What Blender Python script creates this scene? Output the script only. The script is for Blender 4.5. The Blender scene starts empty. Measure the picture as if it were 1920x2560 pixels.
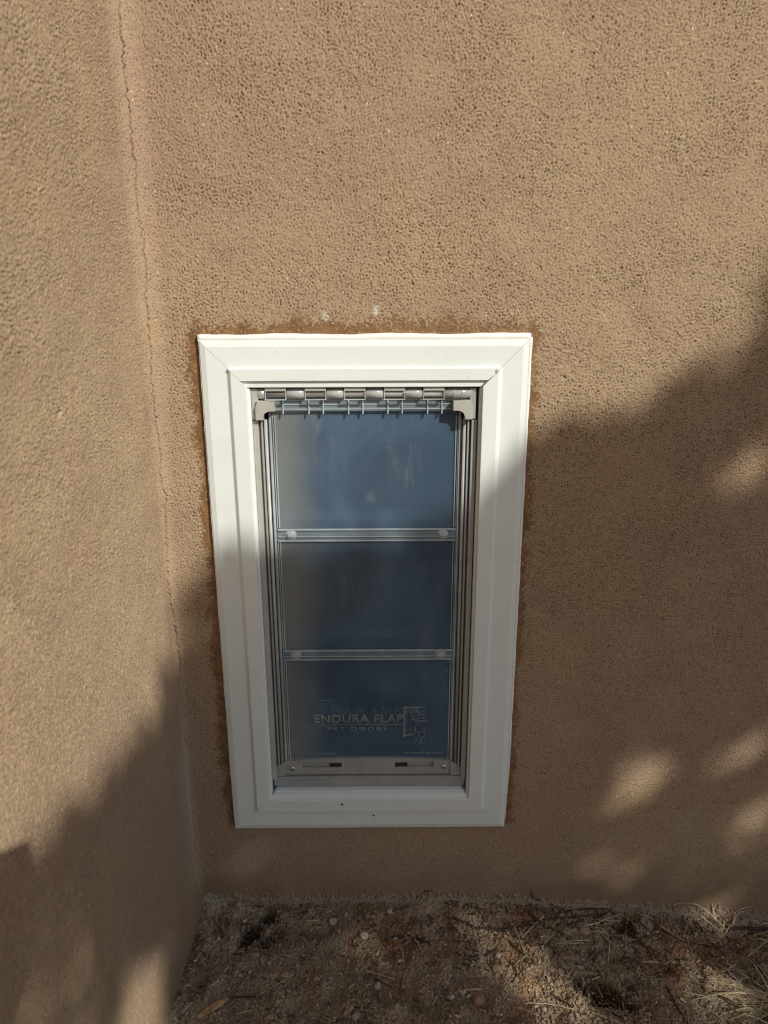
import bpy, bmesh, math, random
import numpy as np
from mathutils import Vector, Matrix

SC = bpy.context.scene
COL = SC.collection
RNG = random.Random(7)
NP = np.random.RandomState(11)

# ------------------------------------------------------------------ camera
cd = bpy.data.cameras.new("camera")
cam = bpy.data.objects.new("camera", cd)
COL.objects.link(cam)
bx = Vector((0.9999747, -0.0061877, -0.0035057))
by = Vector((0.0050934, 0.2790808, 0.9602541))
bz = -Vector((0.0049633, 0.9602477, -0.2791052))
M = Matrix.Identity(4)
for i, v in enumerate((bx, by, bz)):
    for j in range(3):
        M[j][i] = v[j]
M.translation = Vector((0, -0.95584, 0.96))
cam.matrix_world = M
cd.sensor_fit = 'VERTICAL'
cd.sensor_height = 34.6
cd.sensor_width = 25.95
cd.lens = 34.6 * 1775 / 2560
cd.clip_start = 0.02
cd.clip_end = 500
cd.dof.use_dof = True
cd.dof.focus_distance = 1.02
cd.dof.aperture_fstop = 6.0
SC.camera = cam

# ------------------------------------------------------------------ light
SUN = Vector((0.528, -0.607, 0.595)).normalized()
w = bpy.data.worlds.new("World")
SC.world = w
w.use_nodes = True
wn = w.node_tree
wn.nodes.clear()
sky = wn.nodes.new("ShaderNodeTexSky")
sky.sky_type = 'NISHITA'
sky.sun_disc = False
sky.sun_elevation = math.asin(SUN.z)
sky.sun_rotation = math.atan2(SUN.x, SUN.y)
bg = wn.nodes.new("ShaderNodeBackground")
bg.inputs[1].default_value = 0.088
wo = wn.nodes.new("ShaderNodeOutputWorld")
wn.links.new(sky.outputs[0], bg.inputs[0])
wn.links.new(bg.outputs[0], wo.inputs[0])
sl = bpy.data.lights.new("sun", 'SUN')
sl.energy = 4.45
sl.angle = math.radians(0.53)
sl.color = (1.0, 0.945, 0.835)
so = bpy.data.objects.new("sun", sl)
so.rotation_euler = SUN.to_track_quat('Z', 'Y').to_euler()
so.location = (2, -3, 4)
COL.objects.link(so)
SC.view_settings.view_transform = 'Standard'
SC.view_settings.look = 'None'
SC.view_settings.exposure = 0.0
SC.view_settings.gamma = 1.0
SC.view_settings.use_curve_mapping = False
SC.render.engine = 'CYCLES'
SC.cycles.transparent_max_bounces = 24
SC.cycles.max_bounces = 8
SC.cycles.use_denoising = True
SC.cycles.filter_width = 1.15
SC.cycles.sample_clamp_indirect = 2.0


# ------------------------------------------------------------------ helpers
def tag(o, label=None, cat=None, group=None, kind=None):
    if label: o["label"] = label
    if cat: o["category"] = cat
    if group: o["group"] = group
    if kind: o["kind"] = kind
    return o


def link(name, me, mat=None, parent=None):
    o = bpy.data.objects.new(name, me)
    COL.objects.link(o)
    if mat is not None:
        me.materials.append(mat)
    if parent is not None:
        o.parent = parent
    return o


def empty(name, loc=(0, 0, 0)):
    o = bpy.data.objects.new(name, None)
    o.location = loc
    o.empty_display_size = 0.05
    COL.objects.link(o)
    return o


def from_bm(name, bm, mat=None, parent=None, smooth=False):
    bmesh.ops.recalc_face_normals(bm, faces=bm.faces)
    me = bpy.data.meshes.new(name)
    bm.to_mesh(me)
    bm.free()
    if smooth:
        for p in me.polygons:
            p.use_smooth = True
    return link(name, me, mat, parent)


def box_bm(bm, x0, x1, y0, y1, z0, z1, bev=0.0):
    r = bmesh.ops.create_cube(bm, size=1.0)
    vs = r['verts']
    for v in vs:
        v.co = Vector(((x0 + x1) / 2 + v.co.x * (x1 - x0), (y0 + y1) / 2 + v.co.y * (y1 - y0),
                       (z0 + z1) / 2 + v.co.z * (z1 - z0)))
    if bev > 0:
        es = list({e for v in vs for e in v.link_edges})
        bmesh.ops.bevel(bm, geom=es, offset=bev, segments=2, affect='EDGES', profile=0.6)


def box(name, x0, x1, y0, y1, z0, z1, mat, parent, bev=0.0004):
    bm = bmesh.new()
    box_bm(bm, x0, x1, y0, y1, z0, z1, bev)
    return from_bm(name, bm, mat, parent)


def prism(name, pts, y0, y1, mat, parent, bev=0.0004, holes=None):
    """polygon in x,z extruded from y0 (towards the viewer) to y1"""
    bm = bmesh.new()
    f = [bm.verts.new((x, y0, z)) for x, z in pts]
    b = [bm.verts.new((x, y1, z)) for x, z in pts]
    n = len(pts)
    ff = bm.faces.new(f)
    bm.faces.new(list(reversed(b)))
    for i in range(n):
        bm.faces.new((f[i], b[i], b[(i + 1) % n], f[(i + 1) % n]))
    if bev > 0:
        es = [e for e in ff.edges]
        bmesh.ops.bevel(bm, geom=es, offset=bev, segments=2, affect='EDGES', profile=0.6)
    return from_bm(name, bm, mat, parent)


def tube_bm(bm, pts, radii, n=8, cap=True):
    rings = []
    for i, p in enumerate(pts):
        p = Vector(p)
        a = Vector(pts[max(i - 1, 0)]); c = Vector(pts[min(i + 1, len(pts) - 1)])
        d = (c - a).normalized()
        u = d.orthogonal().normalized() if abs(d.z) > 0.9 else d.cross(Vector((0, 0, 1))).normalized()
        v = d.cross(u)
        r = radii[i] if hasattr(radii, '__len__') else radii
        rings.append([bm.verts.new(p + r * (math.cos(2 * math.pi * k / n) * u + math.sin(2 * math.pi * k / n) * v)) for k in range(n)])
    for i in range(len(rings) - 1):
        for k in range(n):
            bm.faces.new((rings[i][k], rings[i][(k + 1) % n], rings[i + 1][(k + 1) % n], rings[i + 1][k]))
    if cap:
        bm.faces.new(rings[0]); bm.faces.new(rings[-1])


def tube(name, pts, radii, mat, parent, n=12, smooth=True):
    bm = bmesh.new()
    tube_bm(bm, pts, radii, n)
    return from_bm(name, bm, mat, parent, smooth)


# ------------------------------------------------------------------ materials
class NT:
    def __init__(s, name):
        s.m = bpy.data.materials.new(name)
        s.m.use_nodes = True
        s.t = s.m.node_tree
        s.t.nodes.clear()
        s.out = s.n("ShaderNodeOutputMaterial")
        s.co = s.n("ShaderNodeTexCoord").outputs['Object']

    def n(s, typ, ins=None, **kw):
        nd = s.t.nodes.new(typ)
        for k, v in kw.items():
            setattr(nd, k, v)
        for k, v in (ins or {}).items():
            s.set(nd.inputs[k], v)
        return nd

    def set(s, inp, v):
        if isinstance(v, bpy.types.NodeSocket):
            s.t.links.new(v, inp)
        else:
            inp.default_value = v

    def noise(s, scale, detail=3, rough=0.55, co=None, dist=0.0):
        return s.n("ShaderNodeTexNoise", {'Vector': co or s.co, 'Scale': scale, 'Detail': detail, 'Roughness': rough, 'Distortion': dist}).outputs['Fac']

    def ramp(s, fac, a, b, va=0.0, vb=1.0):
        return s.n("ShaderNodeMapRange", {'Value': fac, 'From Min': a, 'From Max': b, 'To Min': va, 'To Max': vb}, interpolation_type='SMOOTHSTEP').outputs['Result']

    def mix(s, fac, a, b):
        nd = s.n("ShaderNodeMix", data_type='RGBA')
        s.set(nd.inputs[0], fac)
        s.set(nd.inputs[6], a if isinstance(a, bpy.types.NodeSocket) else (*a, 1))
        s.set(nd.inputs[7], b if isinstance(b, bpy.types.NodeSocket) else (*b, 1))
        return nd.outputs[2]

    def math(s, op, a, b=0.0):
        nd = s.n("ShaderNodeMath", operation=op)
        s.set(nd.inputs[0], a); s.set(nd.inputs[1], b)
        return nd.outputs[0]

    def attr(s, name):
        return s.n("ShaderNodeAttribute", attribute_name=name).outputs['Fac']

    def bump(s, h, strength=0.5, dist=0.001, normal=None):
        nd = s.n("ShaderNodeBump", {'Height': h, 'Strength': strength, 'Distance': dist})
        if normal is not None: s.set(nd.inputs['Normal'], normal)
        return nd.outputs[0]

    def bsdf(s, col, rough=0.6, normal=None, spec=0.5, metal=0.0, **kw):
        nd = s.n("ShaderNodeBsdfPrincipled")
        s.set(nd.inputs['Base Color'], col if isinstance(col, bpy.types.NodeSocket) else (*col, 1))
        s.set(nd.inputs['Roughness'], rough)
        s.set(nd.inputs['Specular IOR Level'], spec)
        s.set(nd.inputs['Metallic'], metal)
        if normal is not None: s.set(nd.inputs['Normal'], normal)
        for k, v in kw.items(): s.set(nd.inputs[k], v)
        return nd.outputs[0]

    def done(s, sh):
        s.t.links.new(sh, s.out.inputs[0])
        return s.m


def plain(name, col, rough=0.5, metal=0.0, spec=0.5, var=0.12, scale=40, bump=0.0, bscale=900):
    t = NT(name)
    n1 = t.noise(scale, 4)
    dark = tuple(c * (1 - var) for c in col); lite = tuple(min(1, c * (1 + var)) for c in col)
    c = t.mix(t.ramp(n1, 0.3, 0.7), dark, lite)
    nm = t.bump(t.noise(bscale, 2), bump, 0.0004) if bump else None
    rr = t.ramp(t.noise(scale * 2.3, 3), 0.3, 0.7, rough * 0.85, min(1, rough * 1.15))
    return t.done(t.bsdf(c, rr, nm, spec, metal))


def stucco_material():
    t = NT("stucco")
    big = t.noise(2.3, 3, 0.5)
    mid = t.noise(13, 4, 0.6)
    c = t.mix(t.ramp(big, 0.36, 0.62), (0.332, 0.243, 0.170), (0.370, 0.280, 0.180))
    c = t.mix(t.math('MULTIPLY', t.ramp(mid, 0.35, 0.7), 0.45), c, (0.310, 0.210, 0.148))
    c = t.mix(t.math('MULTIPLY', t.ramp(t.noise(3.7, 4, 0.6, dist=0.8), 0.54, 0.70), 0.4), c, (0.390, 0.282, 0.165))
    c = t.mix(t.math('MULTIPLY', t.ramp(t.noise(5.1, 5, 0.65, dist=0.5), 0.56, 0.72), 0.4), c, (0.285, 0.205, 0.150))
    # pit shade and lit grain tops painted into the colour by grain height
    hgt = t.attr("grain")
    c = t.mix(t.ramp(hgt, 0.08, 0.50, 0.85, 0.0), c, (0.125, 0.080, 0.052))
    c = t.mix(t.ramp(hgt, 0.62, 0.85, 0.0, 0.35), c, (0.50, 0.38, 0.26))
    # pale sand grains showing through
    v = t.n("ShaderNodeTexVoronoi", {'Vector': t.co, 'Scale': 85.0}, feature='F1')
    rnd = t.ramp(t.noise(31, 2), 0.52, 0.60)
    g = t.math('MULTIPLY', t.ramp(v.outputs['Distance'], 0.07, 0.12, 1.0, 0.0), rnd)
    c = t.mix(t.math('MULTIPLY', g, 0.75), c, (0.72, 0.62, 0.47))
    # darker band where soil has splashed up
    sp = t.n("ShaderNodeSeparateXYZ", {0: t.co})
    low = t.math('ADD', sp.outputs['Z'], t.math('MULTIPLY', t.math('SUBTRACT', t.noise(17, 4), 0.5), 0.12))
    c = t.mix(t.ramp(low, 0.0, 0.10, 0.85, 0.0), c, (0.235, 0.168, 0.108))
    c = t.mix(t.attr("smear"), c, (0.62, 0.62, 0.58))
    c = t.mix(t.attr("plaster"), c, (0.40, 0.385, 0.33))
    c = t.mix(t.attr("pink"), c, (0.40, 0.265, 0.185))
    ring = t.attr("stain")
    spark = t.n("ShaderNodeTexVoronoi", {'Vector': t.co, 'Scale': 240.0}, feature='F1')
    sk = t.math('MULTIPLY', t.ramp(spark.outputs['Distance'], 0.16, 0.26, 1.0, 0.0), t.ramp(t.noise(120, 2), 0.49, 0.56))
    wet = t.mix(t.ramp(t.noise(60, 4), 0.35, 0.65), (0.155, 0.080, 0.031), (0.235, 0.132, 0.055))
    wet = t.mix(t.math('MULTIPLY', sk, 0.8), wet, (0.62, 0.48, 0.28))
    c = t.mix(ring, c, wet)
    nm = t.bump(t.noise(360, 3, 0.7), 0.75, 0.0014)
    nm = t.bump(t.noise(900, 2, 0.7), 0.35, 0.0006, nm)
    return t.done(t.bsdf(c, t.ramp(ring, 0, 1, 0.9, 0.45), nm, t.ramp(ring, 0, 1, 0.15, 0.5)))


def soil_material():
    t = NT("soil")
    a = t.ramp(t.noise(9, 5, 0.6), 0.38, 0.62)
    c = t.mix(a, (0.315, 0.245, 0.162), (0.460, 0.365, 0.252))
    c = t.mix(t.ramp(t.noise(6.3, 4, 0.55), 0.50, 0.66), c, (0.35, 0.200, 0.110))
    c = t.mix(t.ramp(t.noise(70, 4, 0.7), 0.55, 0.76), c, (0.105, 0.078, 0.055))
    c = t.mix(t.ramp(t.noise(330, 3, 0.7), 0.56, 0.72, 0, 0.8), c, (0.36, 0.29, 0.21))
    c = t.mix(t.attr("pit"), c, (0.065, 0.045, 0.032))
    c = t.mix(t.attr("ochre"), c, (0.27, 0.19, 0.085))
    nm = t.bump(t.noise(260, 5, 0.75), 0.8, 0.004)
    nm = t.bump(t.noise(900, 3, 0.7), 0.6, 0.0012, nm)
    return t.done(t.bsdf(c, 0.93, nm, 0.12))


def paint_material(name, col, rough=0.38):
    t = NT(name)
    n = t.noise(14, 4, 0.6)
    c = t.mix(t.ramp(n, 0.35, 0.7, 0, 1), col, tuple(x * 0.955 for x in col))
    # scuffs: short grey rub marks and a few pin spots
    sc = t.n("ShaderNodeMapping", {'Vector': t.co, 'Scale': (1, 1, 3.5), 'Rotation': (0, 0.5, 0)}).outputs[0]
    scuff = t.math('MULTIPLY', t.ramp(t.noise(120, 5, 0.75, sc), 0.60, 0.72), t.ramp(t.noise(9, 2), 0.50, 0.62))
    c = t.mix(t.math('MULTIPLY', scuff, 0.75), c, (0.40, 0.39, 0.33))
    v = t.n("ShaderNodeTexVoronoi", {'Vector': t.co, 'Scale': 55.0})
    pin = t.math('MULTIPLY', t.ramp(v.outputs['Distance'], 0.025, 0.045, 1, 0), t.ramp(t.noise(21, 2), 0.53, 0.58))
    c = t.mix(t.math('MULTIPLY', pin, 0.7), c, (0.22, 0.19, 0.15))
    nm = t.bump(t.noise(700, 2), 0.08, 0.0003)
    return t.done(t.bsdf(c, t.ramp(n, 0.3, 0.7, rough, rough + 0.14), nm, 0.4))


def vinyl_material(name, haze, fac, tint, rough=0.16, gradient=True):
    """clouded flexible vinyl: part see-through, part milky, glossy skin"""
    t = NT(name)
    cl = t.noise(7, 4, 0.6, dist=0.6)
    mp = t.n("ShaderNodeMapping", {'Vector': t.co, 'Scale': (1, 1, 0.12), 'Rotation': (0, 0.35, 0)}).outputs[0]
    scr = t.math('MULTIPLY', t.ramp(t.noise(300, 3, 0.7, mp), 0.62, 0.72), t.ramp(t.noise(15, 3), 0.46, 0.62))
    v = t.n("ShaderNodeTexVoronoi", {'Vector': t.co, 'Scale': 60.0})
    dust = t.math('MULTIPLY', t.ramp(v.outputs['Distance'], 0.03, 0.055, 1, 0), t.ramp(t.noise(26, 2), 0.48, 0.55))
    col = t.mix(t.ramp(cl, 0.35, 0.68), tuple(h * 0.78 for h in haze), tuple(h * 1.22 for h in haze))
    col = t.mix(t.math('MULTIPLY', scr, 0.40), col, (0.5, 0.52, 0.52))
    col = t.mix(t.math('MULTIPLY', dust, 0.6), col, (0.6, 0.6, 0.55))
    mw = t.n("ShaderNodeMapping", {'Vector': t.co, 'Scale': (1.6, 1, 0.35), 'Rotation': (0, 0.22, 0)}).outputs[0]
    wisp = t.math('MULTIPLY', t.ramp(t.noise(22, 6, 0.7, mw, 1.2), 0.50, 0.78), t.ramp(t.noise(6, 2), 0.40, 0.62))
    col = t.mix(t.math('MULTIPLY', wisp, 0.60), col, (0.42, 0.46, 0.48))
    if gradient:      # sunlit haze and jamb reflection painted into the colour towards the left edge
        sp = t.n("ShaderNodeSeparateXYZ", {0: t.co})
        e = t.ramp(t.math('ADD', sp.outputs['X'], t.math('MULTIPLY', t.math('SUBTRACT', t.noise(5, 3), 0.5), 0.05)), -0.152, -0.070, 0.85, 0.0)
        col = t.mix(e, col, (0.36, 0.37, 0.345))
    wav = t.bump(t.noise(9, 2), 0.25, 0.004)
    p = t.bsdf(col, rough, wav, 0.5)
    tr = t.n("ShaderNodeBsdfTransparent", {'Color': (*tint, 1)}).outputs[0]
    mx = t.n("ShaderNodeMixShader")
    t.set(mx.inputs[0], fac)
    t.t.links.new(tr, mx.inputs[1]); t.t.links.new(p, mx.inputs[2])
    return t.done(mx.outputs[0])


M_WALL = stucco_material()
M_SOIL = soil_material()
M_FRAME = paint_material("white_vinyl_frame", (0.715, 0.772, 0.768))
M_CAULK = plain("white_sealant", (0.80, 0.80, 0.77), 0.35, var=0.05, bump=0.1)
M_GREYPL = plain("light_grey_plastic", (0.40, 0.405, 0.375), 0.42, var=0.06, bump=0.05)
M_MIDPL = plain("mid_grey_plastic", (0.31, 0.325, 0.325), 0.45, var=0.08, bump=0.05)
M_DARKPL = plain("dark_grey_seal", (0.15, 0.157, 0.16), 0.55, var=0.15)
M_METAL = plain("steel", (0.50, 0.51, 0.51), 0.30, metal=0.45, var=0.12)
M_SCREW = plain("screw_steel", (0.55, 0.55, 0.53), 0.30, metal=0.8)
M_BLACK = plain("black_recess", (0.015, 0.015, 0.017), 0.5)
M_MAGNET = plain("magnet", (0.05, 0.055, 0.06), 0.25, metal=0.5)
M_CRUMB = plain("dried_mud", (0.05, 0.03, 0.02), 0.9)
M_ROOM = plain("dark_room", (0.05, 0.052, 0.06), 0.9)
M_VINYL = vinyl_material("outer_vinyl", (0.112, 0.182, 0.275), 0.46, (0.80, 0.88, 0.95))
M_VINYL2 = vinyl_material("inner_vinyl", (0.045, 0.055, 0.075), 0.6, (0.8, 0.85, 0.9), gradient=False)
M_CLEAR = vinyl_material("clear_vinyl_strip", (0.30, 0.37, 0.42), 0.45, (0.86, 0.91, 0.95), 0.12, gradient=False)
M_EDGE = vinyl_material("vinyl_edge_bead", (0.48, 0.56, 0.61), 0.70, (0.85, 0.92, 0.95), 0.14, gradient=False)
M_TUBE = vinyl_material("frosted_vinyl_sleeve", (0.56, 0.58, 0.58), 0.62, (0.9, 0.92, 0.92), 0.22, gradient=False)
M_PRINT = vinyl_material("embossed_print", (0.30, 0.335, 0.35), 0.70, (0.8, 0.88, 0.95), 0.5, gradient=False)
M_PRINT2 = vinyl_material("embossed_print_inside", (0.85, 0.9, 0.88), 1.0, (0.8, 0.88, 0.95), 0.6, gradient=False)

# ------------------------------------------------------------------ height fields


def smooth(x, a, b):
    t = np.clip((x - a) / (b - a), 0, 1)
    return t * t * (3 - 2 * t)


def band_noise(nx, nz, dx, lam_lo, lam_hi, seed, soft=2.0):
    """band limited noise on a grid, wavelengths lam_lo..lam_hi metres"""
    r = np.random.RandomState(seed)
    wht = r.randn(nz, nx)
    F = np.fft.rfft2(wht)
    fx = np.fft.rfftfreq(nx, dx)[None, :]
    fz = np.fft.fftfreq(nz, dx)[:, None]
    f = np.sqrt(fx * fx + fz * fz)
    hi = 1 / lam_lo; lo = 1 / lam_hi
    F *= np.exp(-(f / hi) ** 4) * (1 - np.exp(-(f / lo) ** (4 if lam_hi < 0.006 else 2) * soft))
    h = np.fft.irfft2(F, s=(nz, nx))
    return h / h.std()


def axis(fine0, fine1, step, outer):
    a = list(np.arange(fine0, fine1 + step / 2, step))
    lo = []; x = fine0; s = step * 4
    while x > outer[0] + 1e-6:
        x = max(outer[0], x - s); lo.append(x); s *= 1.6
    hi = []; x = a[-1]; s = step * 4
    while x < outer[1] - 1e-6:
        x = min(outer[1], x + s); hi.append(x); s *= 1.6
    return np.array(lo[::-1] + a + hi), len(lo), len(a)


def grid_mesh(name, P, mask=None, attrs=None):
    """P: (nz, nx, 3) ; mask: (nz-1, nx-1) faces kept"""
    nz, nx = P.shape[:2]
    idx = np.arange(nz * nx).reshape(nz, nx)
    q = np.stack([idx[:-1, :-1], idx[:-1, 1:], idx[1:, 1:], idx[1:, :-1]], -1)
    q = q[mask] if mask is not None else q.reshape(-1, 4)
    me = bpy.data.meshes.new(name)
    me.vertices.add(nz * nx)
    me.vertices.foreach_set("co", P.reshape(-1).astype(np.float32))
    me.loops.add(q.size)
    me.loops.foreach_set("vertex_index", q.reshape(-1).astype(np.int32))
    me.polygons.add(len(q))
    me.polygons.foreach_set("loop_start", np.arange(0, q.size, 4, dtype=np.int32))
    me.polygons.foreach_set("loop_total", np.full(len(q), 4, dtype=np.int32))
    me.polygons.foreach_set("use_smooth", np.ones(len(q), dtype=bool))
    me.update(calc_edges=True)
    for k, a in (attrs or {}).items():
        at = me.attributes.new(k, 'FLOAT', 'POINT')
        at.data.foreach_set("value", a.reshape(-1).astype(np.float32))
    return me


XL = -0.3058          # face of the side wall
def fillet_r(z):
    return 0.013 + 0.019 * smooth(z, 0.55, 1.0)


def surf(s, z):
    """s: arc length round the inside corner (negative: side wall, positive: back wall)"""
    r = fillet_r(z)
    L = math.pi / 2 * r
    ph = np.clip((s + L / 2) / r, 0, math.pi / 2)
    x = np.where(s < -L / 2, XL, np.where(s > L / 2, XL + r + (s - L / 2), XL + r * (1 - np.cos(ph))))
    y = np.where(s < -L / 2, -r + (s + L / 2), np.where(s > L / 2, 0.0, -r + r * np.sin(ph)))
    nx = np.cos(ph); ny = -np.sin(ph)
    return x, y, nx, ny


STEP = 0.00135
zs, zlo, zn = axis(-0.075, 1.36, STEP, (-0.3, 3.2))
rz = np.random.RandomState(5)
jit = np.zeros(len(zs))
k1 = np.cumsum(rz.randn(len(zs))) * 0.00022
k1 -= np.convolve(k1, np.ones(61) / 61, 'same')
k2 = np.cumsum(rz.randn(len(zs))) * 0.0003
k2 -= np.convolve(k2, np.ones(201) / 201, 'same')
jit = np.clip(1.5 * k1 + k2 + 0.0006 * np.convolve(rz.randn(len(zs)), [.5, 1, .5], 'same'), -0.006, 0.006)
crack_w = 0.0022 * smooth(zs, 0.34, 0.52) * (0.75 + 0.5 * rz.rand(len(zs)))

FX0, FX1, FZ0, FZ1 = -0.23476, 0.19524, 0.15978, 0.91713     # outer edges of the door frame


def seg_noise(t, seed, n=9):
    r = np.random.RandomState(seed)
    o = np.zeros_like(t)
    for i in range(n):
        o += math.exp(-i * 0.12) * np.sin(t * (9 + 17 * i) + r.rand() * 6.28) / n ** 0.5
    return o


def wall_half(name, side):
    if side > 0:
        sa, slo, sn = axis(0.0, 1.03, STEP, (0.0, 5.0))
    else:
        sa, slo, sn = axis(-0.56, 0.0, STEP, (-4.0, 0.0))
    S, Z = np.meshgrid(sa, zs)
    cj = jit[:, None] + side * crack_w[:, None] / 2
    S = S + cj * np.clip(1 - np.abs(S) / 0.05, 0, 1)
    X, Y, NX, NY = surf(S, Z)
    h = np.zeros_like(S); g = np.full_like(S, 0.5)
    nf, zf = sn, zn
    a = band_noise(nf, zf, STEP, 0.0029, 0.0042, 21 + side)
    b = band_noise(nf, zf, STEP, 0.0075, 0.02, 31 + side)
    c = band_noise(nf, zf, STEP, 0.06, 0.4, 41 + side)
    wn_ = np.random.RandomState(91 + side).randn(zf, nf)
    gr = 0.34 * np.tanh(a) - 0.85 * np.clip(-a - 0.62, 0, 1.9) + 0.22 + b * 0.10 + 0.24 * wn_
    amp = 0.66 + 0.12 * np.clip(band_noise(nf, zf, STEP, 0.1, 0.5, 51 + side), -1, 1)
    sf = np.abs(S[zlo:zlo + zf, slo:slo + nf])
    near = smooth(sf, 0.012, 0.045)
    amp = amp * (0.06 + 0.62 * smooth(sf, 0.0015, 0.010) + 0.32 * near)
    xf = X[zlo:zlo + zf, slo:slo + nf]; z2 = Z[zlo:zlo + zf, slo:slo + nf]
    # smoother skin low on the wall
    amp = amp * (0.55 + 0.45 * smooth(z2, 0.1, 0.6))
    h[zlo:zlo + zf, slo:slo + nf] = (gr * amp * 0.00190 + 0.0004 * c)
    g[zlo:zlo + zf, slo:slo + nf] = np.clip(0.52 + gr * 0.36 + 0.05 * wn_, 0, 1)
    stain = np.zeros_like(S); smear = np.zeros_like(S); plaster = np.zeros_like(S); pink = np.zeros_like(S)
    nb = np.zeros_like(S)
    nb[zlo:zlo + zf, slo:slo + nf] = band_noise(nf, zf, STEP, 0.004, 0.05, 61 + side)
    pink += (1 - smooth(np.abs(S), 0.02, 0.06)) * smooth(Z, 0.3, 0.6) * 0.08
    if side > 0:
        # brown wash round the frame, wavy outer limit
        dx = np.maximum(FX0 - X, X - FX1); dz = np.maximum(FZ0 - Z, Z - FZ1)
        wl = 0.0160 + 0.0065 * seg_noise(Z * 1.3, 3); wr = 0.0135 + 0.005 * seg_noise(Z * 1.3, 4)
        wt = 0.0215 + 0.0075 * seg_noise(X * 1.5, 5); wb = -0.002 + 0.001 * seg_noise(X, 6)
        limx = np.where(X < 0, wl, wr) + 0.003 * (Z > FZ1); limz = np.where(Z > 0.5, wt, wb)
        d = np.sqrt(np.maximum(dx / np.maximum(limx, .004), 0) ** 2 + np.maximum(dz / np.maximum(np.abs(limz) + 0.002, .004), 0) ** 2)
        d = np.where((Z < FZ0) & (limz < 0), 1.6 + 0 * d, d)
        stain = 1 - smooth(d + 0.20 * nb + 0.10 * (g - 0.5), 0.86, 1.12)
        h = h * (1 - 0.6 * stain)
        for cx, cz, ax, az, ro in ((-0.066, 0.941, 0.0050, 0.0115, 0.6), (-0.0045, 0.9535, 0.004, 0.006, 0.0), (-0.02, 0.935, 0.003, 0.003, 0), (0.21, 0.925, 0.003, 0.004, 0)):
            u = (X - cx) * math.cos(ro) + (Z - cz) * math.sin(ro); v = -(X - cx) * math.sin(ro) + (Z - cz) * math.cos(ro)
            u = (X - cx) + 0.55 * (Z - cz) * (1 if ro else 0)
            e = (u / ax) ** 2 + ((Z - cz) / az) ** 2
            smear = np.maximum(smear, (1 - smooth(e + 0.3 * nb, 0.4, 1.5)) * np.clip(0.35 + g, 0, 1) * 0.8)
        # pale mortar along the foot of the wall
        foot = 0.000 - 0.040 * smooth(X, 0.12, 0.66) + 0.018 + 0.004 * seg_noise(X * 2, 9)
        plaster = (1 - smooth(Z + 0.004 * nb, foot - 0.003, foot + 0.003)) * 0.30
        h = h - 0.006 * (1 - plaster / 0.55) * 0 + 0.004 * (plaster / 0.30)
        # plaster blob in the corner
        e = ((X + 0.285) / 0.025) ** 2 + ((Z - 0.0) / 0.022) ** 2
        plaster = np.maximum(plaster, (1 - smooth(e + 0.25 * nb, 0.6, 1.3)) * 0.8)
        # shallow hairline scratch under the frame
    else:
        e = (np.abs(S + 0.014) / (0.030 + 0.008 * seg_noise(Z * 2, 12)))
        plaster = (1 - smooth(e + 0.35 * nb, 0.1, 1.5)) * smooth(Z, 0.03, 0.16) * (1 - smooth(Z, 0.22, 0.46)) * 0.60
        for ys, zc, r0 in ((-0.277, 0.862, 0.0035), (-0.04, 0.055, 0.003), (-0.05, -0.0, 0.004), (-0.33, 1.13, 0.0025)):
            e2 = np.sqrt((Y - ys) ** 2 + (Z - zc) ** 2) / r0
            h = h - 0.004 * (1 - smooth(e2 + 0.3 * nb, 0.5, 1.3))
        # wall belly towards its foot
        h = h + 0.010 * (1 - smooth(Z, -0.02, 0.10))
    P = np.stack([X + NX * h, Y + NY * h, Z], -1)
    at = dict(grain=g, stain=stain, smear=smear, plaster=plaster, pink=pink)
    keep = np.ones((len(zs) - 1, len(sa) - 1), bool)
    if side > 0:
        cx = (X[:-1, :-1] + X[1:, 1:]) / 2; cz = (Z[:-1, :-1] + Z[1:, 1:]) / 2
        keep &= ~((cx > FX0 + 0.02) & (cx < FX1 - 0.02) & (cz > FZ0 + 0.02) & (cz < FZ1 - 0.02))
    # returning skin inside the crack gives it depth
    e = P[:, :1, :].copy() if side > 0 else P[:, -1:, :].copy()
    e[:, 0, 0] -= 0.030; e[:, 0, 1] += 0.022
    if side > 0:
        P = np.concatenate([e, P], 1); keep = np.concatenate([np.ones((len(zs) - 1, 1), bool), keep], 1)
        at = {k: np.concatenate([v[:, :1] * 0, v], 1) for k, v in at.items()}
    else:
        P = np.concatenate([P, e], 1); keep = np.concatenate([keep, np.ones((len(zs) - 1, 1), bool)], 1)
        at = {k: np.concatenate([v, v[:, -1:] * 0], 1) for k, v in at.items()}
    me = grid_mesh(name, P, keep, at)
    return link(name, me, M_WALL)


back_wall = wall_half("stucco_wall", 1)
tag(back_wall, "rough tan brown stucco house wall the white pet door is set into", "wall")
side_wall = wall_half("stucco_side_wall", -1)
tag(side_wall, "tan stucco return wall on the left, meeting the pet door wall at a cracked corner", "wall")

# ------------------------------------------------------------------ ground
GS = 0.0013


def base_z(x, y):
    return -0.001 - 0.040 * smooth(x, 0.12, 0.66)


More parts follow.
